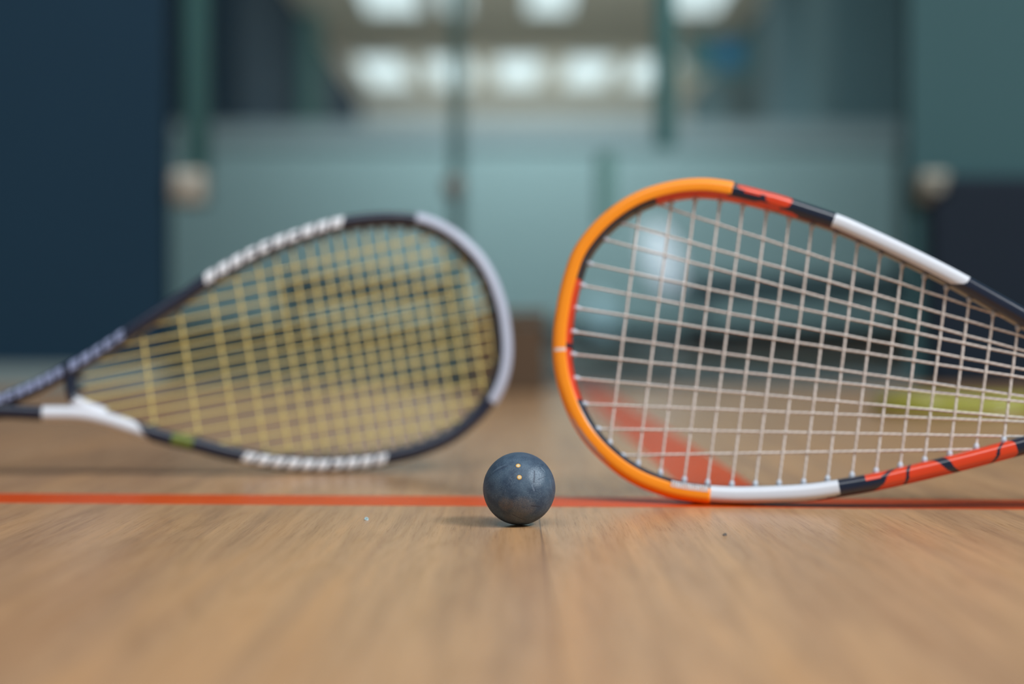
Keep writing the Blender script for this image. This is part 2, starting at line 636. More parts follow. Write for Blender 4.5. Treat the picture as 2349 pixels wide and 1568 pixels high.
# door mat behind the glass door
dm = MB().box(px_x(1372, 4.2), px_x(1500, 4.2), 3.75, 5.3, 0.0, 0.012, bev=0.004).build('door_mat', mat('dark_teal_mat', (46, 76, 84), 0.9, 0.1, noise=0.2, nscale=200), origin=(px_x(1436, 4.2), 4.5, 0))
tag(dm, 'dark teal door mat on the lobby floor behind the glass door', 'mat')

# dark brown box on the court floor
BXY = 2.36
bx = empty('wooden_box', (px_x(1165, BXY), BXY + 0.1, 0), 'dark brown wooden box on the floor between the two rackets, far back', 'box')
M_brown = mat('dark_brown_wood', (84, 66, 50), 0.5, 0.35, noise=0.15, nscale=12)
xa, xb = px_x(1080, BXY), px_x(1252, BXY)
zt = px_z(712, BXY)
MB().box(xa, xb, BXY, BXY + 0.16, 0.0, zt - 0.022, bev=0.004).build('body', M_brown, parent=bx)
MB().box(xa - 0.004, xb + 0.004, BXY - 0.004, BXY + 0.164, zt - 0.02, zt, bev=0.004).build('lid', M_brown, parent=bx)

# ------------------------------------------------------------------ squash ball


def ball_material():
    m = bpy.data.materials.new('dusty_navy_rubber')
    m.use_nodes = True
    nt = m.node_tree
    N, L = nt.nodes, nt.links
    b = N['Principled BSDF']
    tc = N.new('ShaderNodeTexCoord')

    def noise(scale, detail, rough=0.6):
        q = N.new('ShaderNodeTexNoise')
        q.inputs['Scale'].default_value = scale
        q.inputs['Detail'].default_value = detail
        q.inputs['Roughness'].default_value = rough
        L.new(tc.outputs['Object'], q.inputs['Vector'])
        return q

    def ramp(src, p0, c0, p1, c1):
        q = N.new('ShaderNodeValToRGB')
        e = q.color_ramp.elements
        e[0].position, e[0].color = p0, c0
        e[1].position, e[1].color = p1, c1
        L.new(src, q.inputs[0])
        return q

    def mth(op, a, bb=0.0, c=None):
        q = N.new('ShaderNodeMath')
        q.operation = op
        for k, val in enumerate((a, bb, c)):
            if val is None:
                continue
            if isinstance(val, (int, float)):
                q.inputs[k].default_value = val
            else:
                L.new(val, q.inputs[k])
        return q.outputs[0]

    def mix(fac, a, c):
        q = N.new('ShaderNodeMix')
        q.data_type = 'RGBA'
        L.new(fac, q.inputs[0])
        for s, val in ((6, a), (7, c)):
            if isinstance(val, tuple):
                q.inputs[s].default_value = val
            else:
                L.new(val, q.inputs[s])
        return q.outputs[2]

    n1 = noise(95, 6)
    n2 = noise(2300, 3, 0.7)
    base = ramp(n1.outputs['Fac'], 0.36, lin((40, 58, 80)), 0.66, lin((66, 87, 107))).outputs[0]
    sp = ramp(n2.outputs['Fac'], 0.42, (0, 0, 0, 1), 0.62, (1, 1, 1, 1)).outputs[0]
    n3 = noise(230, 4)
    dust = ramp(n3.outputs['Fac'], 0.42, (0, 0, 0, 1), 0.62, (1, 1, 1, 1)).outputs[0]
    base = mix(mth('MULTIPLY', sp, mth('MULTIPLY_ADD', dust, 0.45, 0.18)), base, lin((104, 122, 138)))

    def dist(center):
        q = N.new('ShaderNodeVectorMath')
        q.operation = 'DISTANCE'
        L.new(tc.outputs['Object'], q.inputs[0])
        q.inputs[1].default_value = center
        return q.outputs['Value']

    R = 0.02

    def spot(dx, dy):
        x, z = dx / 83.0, -dy / 83.0
        return (x * R, -R * math.sqrt(max(0, 1 - x * x - z * z)), z * R)

    # brown dust print low on the ball and a second faint one beside it
    for (dx, dy, rad, col, amt) in ((8, 36, 0.0075, (118, 114, 114), 0.8), (-32, 26, 0.0045, (126, 110, 98), 0.7),
                                    (-10, 66, 0.0075, (110, 96, 84), 0.4), (40, -34, 0.0065, (150, 166, 182), 0.7)):  # last entry paints a pale speckled highlight at upper right
        d = dist(spot(dx, dy))
        d = mth('ADD', d, mth('MULTIPLY', mth('SUBTRACT', n1.outputs['Fac'], 0.5), 0.006))
        msk = ramp(mth('DIVIDE', d, rad), 0.60, (1, 1, 1, 1), 1.0, (0, 0, 0, 1)).outputs[0]
        msk = mth('MULTIPLY', msk, mth('MULTIPLY_ADD', sp, 0.75 * amt, 0.18 * amt))
        base = mix(msk, base, lin(col))

    # scratches: thin arcs where a plane cuts the ball
    def scratch(p, q_, width, col, amt, rad):
        a = Vector(spot(*p))
        c = Vector(spot(*q_))
        nrm = (c - a).cross(((a + c) / 2)).normalized()
        mid = (a + c) / 2
        vm = N.new('ShaderNodeVectorMath')
        vm.operation = 'DOT_PRODUCT'
        L.new(tc.outputs['Object'], vm.inputs[0])
        vm.inputs[1].default_value = nrm
        off = mth('ABSOLUTE', mth('SUBTRACT', vm.outputs['Value'], nrm.dot(mid)))
        off = mth('ADD', off, mth('MULTIPLY', mth('SUBTRACT', n1.outputs['Fac'], 0.5), width * 1.6))
        k1 = ramp(mth('DIVIDE', off, width), 0.35, (1, 1, 1, 1), 1.0, (0, 0, 0, 1)).outputs[0]
        k2 = mth('LESS_THAN', dist(tuple(mid * (R / mid.length))), rad)
        return mix(mth('MULTIPLY', mth('MULTIPLY', k1, k2), amt), base, lin(col))

    base = scratch((-18, 49), (18, 66), 0.00035, (30, 36, 52), 0.8, 0.0047)
    base = scratch((-60, -42), (-32, -59), 0.0003, (128, 142, 156), 0.35, 0.0042)
    base = scratch((-62, -36), (-24, -58), 0.0005, (40, 50, 72), 0.6, 0.0052)
    base = scratch((34, -48), (32, -20), 0.0007, (46, 56, 76), 0.75, 0.0036)
    base = scratch((36, -26), (66, -34), 0.0004, (44, 54, 74), 0.6, 0.0038)
    base = scratch((50, -52), (58, -42), 0.0003, (160, 172, 186), 0.4, 0.0018)
    base = scratch((70, -24), (72, -6), 0.0003, (150, 162, 178), 0.35, 0.0026)
    base = scratch((24, 30), (48, 34), 0.0004, (36, 44, 62), 0.7, 0.003)
    base = scratch((-18, -38), (-2, -50), 0.0004, (44, 56, 78), 0.6, 0.0024)
    base = scratch((28, -16), (33, -4), 0.0005, (130, 146, 166), 0.4, 0.0019)
    base = scratch((20, 70), (58, 52), 0.0005, (36, 42, 58), 0.8, 0.0062)
    L.new(base, b.inputs['Base Color'])
    b.inputs['Roughness'].default_value = 0.5
    b.inputs['Specular IOR Level'].default_value = 0.36
    bump = N.new('ShaderNodeBump')
    bump.inputs['Strength'].default_value = 0.5
    bump.inputs['Distance'].default_value = 0.0003
    L.new(mth('ADD', n2.outputs['Fac'], n1.outputs['Fac']), bump.inputs['Height'])
    L.new(bump.outputs[0], b.inputs['Normal'])
    return m


BALL_Y = 0.04 * F / 166.0
BALL = np.array([px_x(1191, BALL_Y), BALL_Y, 0.0201])
import bmesh
bm = bmesh.new()
bmesh.ops.create_icosphere(bm, subdivisions=6, radius=0.02)
bm.verts.index_update()
bv = [tuple(np.array(q.co) + BALL) for q in bm.verts]
bf = [[q.index for q in f.verts] for f in bm.faces]
bm.free()
ball = mesh('squash_ball', bv, bf, ball_material(), origin=BALL)
tag(ball, 'small navy blue rubber squash ball with two yellow dots on the floor', 'ball')
M_dot = mat('yellow_dot_paint', (204, 150, 52), 0.4, 0.4, noise=0.12, nscale=900)
M_dotc = mat('pale_dot_centre', (204, 190, 158), 0.4, 0.4, noise=0.15, nscale=1500)
M_dotr = mat('dot_rim', (44, 50, 66), 0.5, 0.4)
for (dx, dy) in ((-2.6, -58.2), (0.0, -33.6)):
    x, z = dx / 83.0, -dy / 83.0
    nrm = np.array([x, -math.sqrt(1 - x * x - z * z), z])
    a = np.cross(nrm, [1, 0, 0]); a /= np.linalg.norm(a)
    b4 = np.cross(nrm, a)
    v, f, idx = [BALL + nrm * 0.02006], [], []
    n = 28
    rads = (0.00085, 0.0013, 0.00145, 0.0017)
    lift = (0.00006, 0.00004, -0.00004, 0.00002)
    for r, lf in zip(rads, lift):
        for j in range(n):
            ph = 2 * math.pi * j / n
            d = nrm * math.sqrt(0.02 ** 2 - r * r) + (a * math.cos(ph) + b4 * math.sin(ph)) * r
            v.append(BALL + d * (1 + lf / 0.02))
    for j in range(n):
        j2 = (j + 1) % n
        f.append((0, 1 + j, 1 + j2)); idx.append(1)
        for k in range(3):
            f.append((1 + k * n + j, 1 + (k + 1) * n + j, 1 + (k + 1) * n + j2, 1 + k * n + j2)); idx.append(0 if k < 1 else 2 if k == 1 else 3)
    o = mesh('dot', v, f, [M_dot, M_dotc, M_dotr, M_dotr], idx, parent=ball)
    o['label'] = 'yellow dot'

# tiny chips on the floor
M_chip = mat('pale_blue_chip', (160, 190, 200), 0.5)
M_crumb = mat('grey_crumb', (96, 88, 84), 0.7)


def chip(name, px, py, s, mt, label, cat):
    p = floor_pt(px, py)
    rnd = random.Random(int(px))
    bm = bmesh.new()
    bmesh.ops.create_icosphere(bm, subdivisions=2, radius=s)
    v = []
    for q in bm.verts:
        k = 0.65 + 0.6 * rnd.random()
        v.append((p[0] + q.co.x * k, p[1] + q.co.y * k, max(0.0, q.co.z * 0.8 * k + s * 0.4)))
    bm.verts.index_update()
    f = [[q.index for q in fc.verts] for fc in bm.faces]
    bm.free()
    o = mesh(name, v, f, mt, origin=p, smooth=False)
    tag(o, label, cat)


chip('paper_scrap', 841, 1192, 0.0014, M_chip, 'tiny pale blue scrap on the floor left of the ball', 'scrap')
chip('crumb', 1663, 1228, 0.0011, M_crumb, 'tiny dark crumb on the floor in front of the orange racket', 'crumb')

# ------------------------------------------------------------------ rackets
M_carbon = mat('navy_black_lacquer', (22, 30, 50), 0.28, 0.5, coat=0.35)
M_orange = mat('orange_guard', (252, 148, 28), 0.36, 0.45)
M_red = mat('red_lacquer', (216, 62, 24), 0.28, 0.5, coat=0.5)
M_white = mat('white_lacquer', (208, 212, 222), 0.32, 0.5, coat=0.4)
M_silver = mat('silver_grey_guard', (176, 182, 200), 0.38, 0.5)
M_yelgr = mat('yellow_green_lacquer', (96, 108, 44), 0.35, 0.5)
M_grom_w = mat('pale_grommet', (190, 196, 208), 0.45)
M_grom_d = mat('dark_grommet', (70, 68, 66), 0.45)
M_str_w = mat('cream_string', (220, 210, 204), 0.5)
M_str_w2 = mat('grey_string_twist', (172, 162, 158), 0.5)
M_str_y = mat('yellow_string', (226, 204, 126), 0.45)
M_str_y2 = mat('yellow_string_twist', (200, 178, 104), 0.45)
M_grip_d = mat('black_grip_tape', (34, 36, 42), 0.75, 0.3, noise=0.15, nscale=300)
M_grip_o = mat('orange_grip_tape', (190, 100, 40), 0.75, 0.3, noise=0.15, nscale=300)
M_letter = mat('white_lettering', (232, 234, 240), 0.35, 0.5)
M_letter_dim = mat('lavender_lettering', (138, 148, 182), 0.35, 0.5)


def catmull(P, n=14):
    P = np.asarray(P, float)
    out = []
    Q = np.vstack([2 * P[0] - P[1], P, 2 * P[-1] - P[-2]])
    for i in range(1, len(Q) - 2):
        p0, p1, p2, p3 = Q[i - 1], Q[i], Q[i + 1], Q[i + 2]
        t0, t1 = 0.0, np.linalg.norm(p1 - p0) ** 0.5
        t2 = t1 + np.linalg.norm(p2 - p1) ** 0.5
        t3 = t2 + np.linalg.norm(p3 - p2) ** 0.5
        for t in np.linspace(t1, t2, n, endpoint=False):
            A1 = (t1 - t) / (t1 - t0) * p0 + (t - t0) / (t1 - t0) * p1
            A2 = (t2 - t) / (t2 - t1) * p1 + (t - t1) / (t2 - t1) * p2
            A3 = (t3 - t) / (t3 - t2) * p2 + (t - t2) / (t3 - t2) * p3
            B1 = (t2 - t) / (t2 - t0) * A1 + (t - t0) / (t2 - t0) * A2
            B2 = (t3 - t) / (t3 - t1) * A2 + (t - t1) / (t3 - t1) * A3
            out.append((t2 - t) / (t2 - t1) * B1 + (t - t1) / (t2 - t1) * B2)
    out.append(P[-1])
    return np.array(out)


def resample(P, step):
    seg = np.linalg.norm(np.diff(P, axis=0), axis=1)
    s = np.concatenate([[0], np.cumsum(seg)])
    n = max(2, int(s[-1] / step))
    t = np.linspace(0, s[-1], n + 1)
    return np.stack([np.interp(t, s, P[:, k]) for k in range(P.shape[1])], axis=1), t


def smooth_poly(P, it):
    for _ in range(it):
        Q = P.copy()
        Q[1:-1] = 0.25 * P[:-2] + 0.5 * P[1:-1] + 0.25 * P[2:]
        P = Q
    return P


class Racket:
    def __init__(s, outline_px, contact_px, yaw, lean, width, beam):
        s.w, s.b = width, beam
        s.u = np.array([math.cos(yaw), math.sin(yaw), 0.0])
        s.n = np.array([math.sin(yaw) * math.cos(lean), -math.cos(yaw) * math.cos(lean), math.sin(lean)])  # towards the camera
        s.v = np.cross(s.n, s.u) * -1
        if s.v[2] < 0:
            s.v = -s.v
        # distance such that the lowest point of the frame just touches the floor
        lo, hi = 0.5, 1.6
        for _ in range(40):
            md = (lo + hi) / 2
            s.P0 = np.array([px_x(contact_px[0], md), md, px_z(contact_px[1], md)])
            ol = np.array([s.to2(p) for p in outline_px])
            c3 = np.array([s.to3(q) for q in ol])
            low = c3[:, 2].min() - s.half_drop()
            if low > 0:
                lo = md
            else:
                hi = md
        s.P0[2] += 0.0002
        s.ol = smooth_poly(resample(catmull(ol), 0.0006)[0], 60)
        s.ol, s.s = resample(s.ol, 0.00045)
        t = np.gradient(s.ol, axis=0)
        t /= np.linalg.norm(t, axis=1)[:, None]
        s.t = t
        # outward normal in the plane
        cen = s.ol[len(s.ol) // 4: 3 * len(s.ol) // 4].mean(axis=0)
        nn = np.stack([t[:, 1], -t[:, 0]], axis=1)
        mid = len(s.ol) // 2
        if np.dot(nn[mid], s.ol[mid] - cen) < 0:
            nn = -nn
        s.nn = nn

    def half_drop(s):
        # how far the section reaches below its centre: corner-rounded box seen edge-on
        return 0.5 * s.w * s.v[2] * 0.94 + 0.5 * s.b * abs(s.n[2]) * 0.62

    def to2(s, p):
        d = ray(*p)
        o = np.array([0, 0, CAM_H])
        k = np.dot(s.P0 - o, s.n) / np.dot(d, s.n)
        q = o + d * k - s.P0
        return np.array([np.dot(q, s.u), np.dot(q, s.v)])

    def to3(s, q, d=0.0):
        return s.P0 + s.u * q[0] + s.v * q[1] + s.n * d

    def s_at(s, px, py):
        q = s.to2((px, py))
        return s.s[np.argmin(np.linalg.norm(s.ol - q, axis=1))]

    def sect(s, ang, w, b, e=2.8):
        c, q = math.cos(ang), math.sin(ang)
        return (w / 2 * math.copysign(abs(c) ** (2 / e), c), b / 2 * math.copysign(abs(q) ** (2 / e), q))

    def frame(s, matfn, mats, parent, nseg=44):
        ang = [2 * math.pi * k / nseg for k in range(nseg)]
        sec = [s.sect(a, s.w, s.b) for a in ang]
        v, f, idx = [], [], []
        for q, nn in zip(s.ol, s.nn):
            for (o, d) in sec:
                v.append(s.to3(q + nn * o, d))
        n = nseg
        for i in range(len(s.ol) - 1):
            for k in range(n):
                k2 = (k + 1) % n
                f.append((i * n + k, i * n + k2, (i + 1) * n + k2, (i + 1) * n + k))
                idx.append(matfn(s.s[i], (ang[k] + math.pi / n)))
        f.append(tuple(range(n))); idx.append(0)
        f.append(tuple((len(s.ol) - 1) * n + k for k in range(n))); idx.append(0)
        return mesh('frame', v, f, mats, idx, parent)

    def guard(s, s0, s1, a0, a1, matfn, mats, parent, thick=0.0011, name='bumper_guard', nseg=40):
        ids = [i for i in range(len(s.ol)) if s0 <= s.s[i] <= s1]
        v, f, idx = [], [], []
        n = nseg + 3
        for c, i in enumerate(ids):
            q, nn = s.ol[i], s.nn[i]
            e = min(1.0, min(c, len(ids) - 1 - c) / 3.0)
            th = thick * (0.25 + 0.75 * math.sqrt(e))
            ring = []
            for k in range(nseg + 1):
                a = a0 + (a1 - a0) * k / nseg
                ring.append(s.sect(a, s.w + 2 * th, s.b + 2 * th))
            ring.insert(0, tuple(0.85 * x for x in s.sect(a0, s.w, s.b)))
            ring.append(tuple(0.85 * x for x in s.sect(a1, s.w, s.b)))
            for (o, d) in ring:
                v.append(s.to3(q + nn * o, d))
        m = len(ids)
        for i in range(m - 1):
            for k in range(n - 1):
                f.append((i * n + k, i * n + k + 1, (i + 1) * n + k + 1, (i + 1) * n + k))
                idx.append(matfn(s.s[ids[i]], a0 + (a1 - a0) * (k - 0.5) / nseg))
        f.append(tuple(range(n))); idx.append(0)
        f.append(tuple((m - 1) * n + k for k in range(n))); idx.append(0)
        return mesh(name, v, f, mats, idx, parent)

    def clip(s, poly, a, b):
        """Longest run of the infinite line through a, b inside the polygon."""
        d = (b - a) / np.linalg.norm(b - a)
        T = np.linspace(-0.5, 0.9, 2801)
        Q = a[None, :] + d[None, :] * T[:, None]
        A = np.asarray(poly)[::4]
        B = np.roll(A, 1, axis=0)
        x, y = Q[:, 0:1], Q[:, 1:2]
        hit = ((A[:, 1] > y) != (B[:, 1] > y)) & (x < (B[:, 0] - A[:, 0]) * (y - A[:, 1]) / (B[:, 1] - A[:, 1] + 1e-15) + A[:, 0])
        ins = list(hit.sum(axis=1) % 2 == 1)
        best, cur = None, None
        for k, z in enumerate(ins + [False]):
            if z and cur is None:
                cur = k
            if not z and cur is not None:
                if best is None or k - cur > best[1] - best[0]:
                    best = (cur, k)
                cur = None
        return None if best is None else (a + d * T[best[0]], a + d * T[best[1] - 1])

    def strings(s, mains_px, crosses_px, poly, rad, mats, parent, grom_mat, grom_r=0.0016, flip=0):
        lines = []
        for kind, arr in (('m', mains_px), ('c', crosses_px)):
            got = []
            for (a, b) in arr:
                r = s.clip(poly, s.to2(a), s.to2(b))
                if r is not None and np.linalg.norm(r[1] - r[0]) > 0.02:
                    got.append(r)
            lines.append(got)
        mains, crosses = lines
        sb, gm = MB(), MB()

        def cross_t(A, B):
            (a, b), (c, d) = A, B
            r, q = b - a, d - c
            den = r[0] * q[1] - r[1] * q[0]
            if abs(den) < 1e-12:
                return None
            t = ((c - a)[0] * q[1] - (c - a)[1] * q[0]) / den
            uu = ((c - a)[0] * r[1] - (c - a)[1] * r[0]) / den
            return t if (-0.01 < t < 1.01 and -0.01 < uu < 1.01) else None

        def lay(A, others, i, sgn):
            L_ = np.linalg.norm(A[1] - A[0])
            kn = [(0.0, 0.0), (1.0, 0.0)]
            for j, B in enumerate(others):
                t = cross_t(A, B)
                if t is not None and 0.002 < t < 0.998:
                    kn.append((t, sgn * (1 if (i + j + flip) % 2 else -1) * rad * 0.8))
            kn.sort()
            ts = np.array([k[0] for k in kn])
            ds = np.array([k[1] for k in kn])
            n = max(8, int(L_ / 0.0011))
            T = np.linspace(0, 1, n + 1)
            D = np.interp(T, ts, ds)
            D = np.convolve(np.pad(D, 2, mode='edge'), [0.1, 0.2, 0.4, 0.2, 0.1], mode='valid')
            dir2 = (A[1] - A[0]) / L_
            nr2 = np.array([-dir2[1], dir2[0]])
            ns = 8
            v, f, ix = [], [], []
            for k, t in enumerate(T):
                q = A[0] + (A[1] - A[0]) * t
                for m_ in range(ns):
                    a = 2 * math.pi * m_ / ns
                    v.append(s.to3(q + nr2 * rad * math.cos(a), D[k] + rad * math.sin(a)))
            for k in range(n):
                for m_ in range(ns):
                    m2 = (m_ + 1) % ns
                    f.append((k * ns + m_, k * ns + m2, (k + 1) * ns + m2, (k + 1) * ns + m_))
                    ix.append(1 if ((k + m_) % 4) == 0 else 0)
            base = len(sb.v)
            sb.v.extend([tuple(p) for p in v])
            sb.f.extend([[z + base for z in fc] for fc in f])
            sb.i.extend(ix)
            # collars where the string enters the frame
            for end, dr in ((A[0], dir2), (A[1], -dir2)):
                p0 = end + dr * (s.w * 0.30)
                p1 = end + dr * (s.w * 0.5 + 0.0022)
                p2 = end + dr * (s.w * 0.5 + 0.0034)
                gm.tube([s.to3(p0), s.to3(p1), s.to3(p2)], [grom_r * 1.15, grom_r, rad * 1.05], 8)

        for i, A in enumerate(mains):
            lay(A, crosses, i, 1)
        for j, A in enumerate(crosses):
            lay(A, mains, j, -1)
        mesh('string_bed', sb.v, sb.f, mats, sb.i, parent)
        gm.build('grommet_strip', grom_mat, parent, smooth=True)

    def lettering(s, s0, s1, n, parent, size=0.6, mt=None, seed=1, shift=0.08, slant=0.35, name='lettering'):
        """Row of small illegible letter strokes on the front face between two arc lengths."""
        rnd = random.Random(seed)
        m = MB()
        step = (s1 - s0) / n
        h = s.w * size
        for k in range(n):
            sc0 = s0 + step * (k + 0.14)
            wd = step * 0.72
            strokes = []
            th = wd * 0.44
            pick = rnd.randint(0, 3)
            strokes.append((0, th, 0, 1))
            strokes.append((0, wd, 0.64, 1.0))
            if pick != 3:
                strokes.append((0, wd, 0.0, 0.34))
            if pick in (0, 2, 3):
                strokes.append((wd - th, wd, 0.3 if pick == 2 else 0, 0.7))
            quads = []
            for (a, b, c, d) in strokes:
                nn_ = max(1, int(math.ceil((d - c) / 0.17)))
                for z in range(nn_):
                    quads.append((a, b, c + (d - c) * z / nn_, c + (d - c) * (z + 1) / nn_))
            for (a, b, c, d) in quads:
                P = []
                for (ss, hh) in ((sc0 + a, c), (sc0 + b, c), (sc0 + b, d), (sc0 + a, d)):
                    i = min(len(s.ol) - 1, int(np.searchsorted(s.s, ss + slant * (hh - 0.5) * step)))
                    o = (hh - 0.5) * h + shift * s.w
                    # depth of the front surface at that offset
                    x = min(0.985, abs(o) / (s.w / 2))
                    dd = s.b / 2 * (1 - x ** 2.8) ** (1 / 2.8)
                    P.append((s.ol[i] + s.nn[i] * o, dd))
                vv = [s.to3(q, d_ + 0.00025) for q, d_ in P] + [s.to3(q, d_ - 0.0006) for q, d_ in P]
                m.add(vv, [(0, 1, 2, 3), (7, 6, 5, 4), (0, 4, 5, 1), (1, 5, 6, 2), (2, 6, 7, 3), (3, 7, 4, 0)])
        o = m.build(name, mt or M_letter, parent)
        o['label'] = 'small white lettering'
        return o

    def handle(s, a2, d2, length_shaft, total, parent, grip_mat, r_shaft=0.0058, r_grip=0.0148, b_from=0.0):
        """Shaft, grip and butt cap from the in-plane point a2 along d2."""
        e_sh = a2 + d2 * length_shaft
        e_gr = a2 + d2 * total
        mb = MB()
        ks = np.linspace(0, 1, 12)
        mb.tube([s.to3(a2 + (e_sh + d2 * 0.01 - a2) * k) for k in ks], [r_shaft * (1.25 - 0.25 * min(1, k * 3)) for k in ks], 20)
        mb.build('shaft', M_carbon, parent, smooth=True)
        gp, gr = [], []
        nK = 220
        for k in range(nK + 1):
            t = k / nK
            gp.append(s.to3(e_sh + (e_gr - e_sh) * t))
            base = 0.0098 + (r_grip - 0.0108) * min(1, t * 2.2)
            ridge = 0.0007 * (0.5 + 0.5 * math.cos(2 * math.pi * t * 13))
            gr.append(base + ridge if 0 < k < nK else base * 0.9)
        MB().tube(gp, gr, 20).build('grip', grip_mat, parent, smooth=True)
        MB().tube([s.to3(e_gr - d2 * 0.004), s.to3(e_gr + d2 * 0.001), s.to3(e_gr + d2 * 0.006), s.to3(e_gr + d2 * 0.009)],
                  [r_grip * 0.97, r_grip * 1.02, r_grip * 0.98, r_grip * 0.72], 24).build('butt_cap', M_grip_d, parent, smooth=True)

    def bridge(s, px_pts, matfn, mats, parent, w=0.0085):
        P, t = resample(catmull(np.array([s.to2(p) for p in px_pts])), 0.0008)
        wf = w if callable(w) else (lambda q_: w)
        P = smooth_poly(P, 10)
        tg = np.gradient(P, axis=0)
        tg /= np.linalg.norm(tg, axis=1)[:, None]
        nn = np.stack([tg[:, 1], -tg[:, 0]], axis=1)
        n = 20
        v, f, idx = [], [], []
        for i_, (q, m_) in enumerate(zip(P, nn)):
            for k in range(n):
                o, d = s.sect(2 * math.pi * k / n, wf(i_ / (len(P) - 1)), s.b * 0.86)
                v.append(s.to3(q + m_ * o, d))
        for i in range(len(P) - 1):
            for k in range(n):
                k2 = (k + 1) % n
                f.append((i * n + k, i * n + k2, (i + 1) * n + k2, (i + 1) * n + k))
                idx.append(matfn(i / (len(P) - 1)))
        f.append(tuple(range(n))); idx.append(0)
        f.append(tuple((len(P) - 1) * n + k for k in range(n))); idx.append(0)
        mesh('throat_bridge', v, f, mats, idx, parent)
        return P


def butt_dir(R, a2, total, r_end):
    """In-plane direction from a2 for which the butt end rests on the floor."""
    best = None
    sgn = 1 if R.handle_right else -1
    for deg in np.linspace(-30, 30, 1201):
        d = np.array([sgn * math.cos(math.radians(deg)), math.sin(math.radians(deg))])
        z = R.to3(a2 + d * total)[2]
        e = abs(z - r_end)
        if best is None or e < best[0]:
            best = (e, d)
    return best[1]


# ---- right racket (orange)
outR = [(2700, 912), (2640, 886), (2560, 848), (2450, 790), (2349, 732), (2284, 695), (2187, 641), (2080, 587), (1960, 531), (1915, 512), (1840, 487), (1788, 470),
        (1724, 453), (1680, 443), (1620, 435), (1570, 437), (1528, 445), (1480, 460), (1441, 480), (1401, 509), (1374, 535),
        (1349, 566), (1332, 594), (1320, 629), (1311, 660), (1304, 690), (1299, 720), (1294, 755), (1292, 790), (1293, 825), (1297, 855),
        (1301, 875), (1314, 917), (1327, 948), (1347, 984), (1371, 1015), (1400, 1044), (1436, 1073), (1472, 1094),
        (1517, 1112), (1555, 1123), (1628, 1133), (1690, 1136), (1730, 1135.5), (1850, 1130), (1930, 1119), (2000, 1107), (2100, 1085), (2200, 1061),
        (2300, 1035), (2349, 1022), (2450, 995), (2560, 967), (2640, 949), (2700, 939)]
RR = Racket(outR, (1690, 1136), math.radians(-11), math.radians(8), 0.0108, 0.0185)
RR.handle_right = True
rr = empty('squash_racket', (RR.P0[0], RR.P0[1], 0.0), 'squash racket with orange guard and cream strings standing on edge right of the ball', 'racket')

sA = RR.s_at
s_bt, s_bb = sA(1680, 443), sA(1632, 1133)     # ends of the orange guard
s_wt0, s_wt1 = sA(1912, 511), sA(2215, 657)    # white stretch on the upper arm
s_wb1 = sA(1925, 1120)                          # white stretch on the lower arm
s_rt1 = sA(1842, 487)
s_rb0, s_rb1 = sA(1985, 1110), sA(2327, 1029)
if s_wt0 > s_wt1:
    s_wt0, s_wt1 = s_wt1, s_wt0


def band(sv, a, c0, slope, wd):
    """Slanted stripe: arc length shifted with the section angle."""
    return abs(sv - (c0 + slope * (a - math.pi / 2))) < wd


def matR(sv, a):
    a = a % (2 * math.pi)          # 0 outward, pi/2 front (camera side), pi inward
    front = 0.12 < a < math.pi - 0.35
    if s_wt0 < sv < s_wt1:
        lim = 1.5 + 0.95 * min(1.0, (sv - s_wt0) / 0.008)
        return 3 if (a < lim or a > 5.9) else 0
    if s_bb - 0.0005 < sv < s_wb1:
        e = (s_wb1 - sv) / 0.02
        return 3 if 0.35 + max(0, 0.5 - e * 0.5) < a < 2.75 else 0
    if s_wt1 <= sv < s_bt + 0.002:              # red flames, upper arm near the guard
        t = sv - s_wt1
        span = s_bt - s_wt1
        # measured from the guard outward
        d = s_bt - sv
        aa = a if a < 4.5 else a - 2 * math.pi
        for dc, ac, rd, ra in ((0.004, 0.30, 0.007, 0.36), (0.013, 1.02, 0.0105, 0.55), (0.0295, 1.25, 0.0085, 0.85),
                               (0.009, 2.80, 0.020, 0.55), (0.024, 2.45, 0.009, 0.5), (0.0375, 2.65, 0.0065, 0.36)):
            if ((d - dc) / rd) ** 2 + ((aa - ac) / ra) ** 2 < 1:
                return 2
        return 0
    if s_bt <= sv <= s_bb:                      # under the guard: inner face red and navy
        f = (sv - s_bt) / (s_bb - s_bt)
        if f < 0.155:
            return 2
        if 0.40 < f < 0.535 or 0.545 < f < 0.655:
            return 2 if a > 1.2 and a < 3.6 else 0
        return 0
    if s_rb0 < sv < s_rb1:                      # red flames, lower arm
        t = (sv - s_rb0) / (s_rb1 - s_rb0)
        if not (0.02 < a < 3.7):
            return 0
        if t > 0.96 and abs(a - 1.5) > 1.3 - (t - 0.96) * 22:
            return 0
        # (centre at the front, shift per radian, half width)
        for c0, sl, wd in ((0.105, 0.075, 0.022), (0.275, 0.028, 0.011), (0.545, -0.045, 0.030), (0.875, 0.052, 0.012)):
            if abs(t - (c0 + sl * (a - 1.5))) < wd * (1 + (0.35 * (a - 1.5) if wd > 0.025 else 0)):
                return 0
        if t < 0.105 + 0.075 * (a - 1.5) and a < 1.75:
            return 0
        return 2
    return 0


RR.frame(matR, [M_carbon, M_orange, M_red, M_white], rr)


def matG(sv, a):
    f = (sv - s_bt) / (s_bb - s_bt)
    if 0.5445 < f < 0.5515 and a > 0.9:
        return 1
    if 0.67 < f < 0.80 and abs(a - 1.0) < 0.26 * math.sin(math.pi * (f - 0.67) / 0.13):
        return 2
    return 0


M_groove = mat('grey_scuff', (186, 172, 172), 0.45)
gd = RR.guard(s_bt, s_bb, -2.0, 1.95, matG, [M_orange, mat('pale_guard_notch', (226, 200, 190), 0.4), M_groove], rr)
gd['label'] = 'orange bumper guard'
lt = RR.lettering(sA(1541, 1119), sA(1627, 1133), 15, gd, size=0.34, seed=4, shift=0.0)
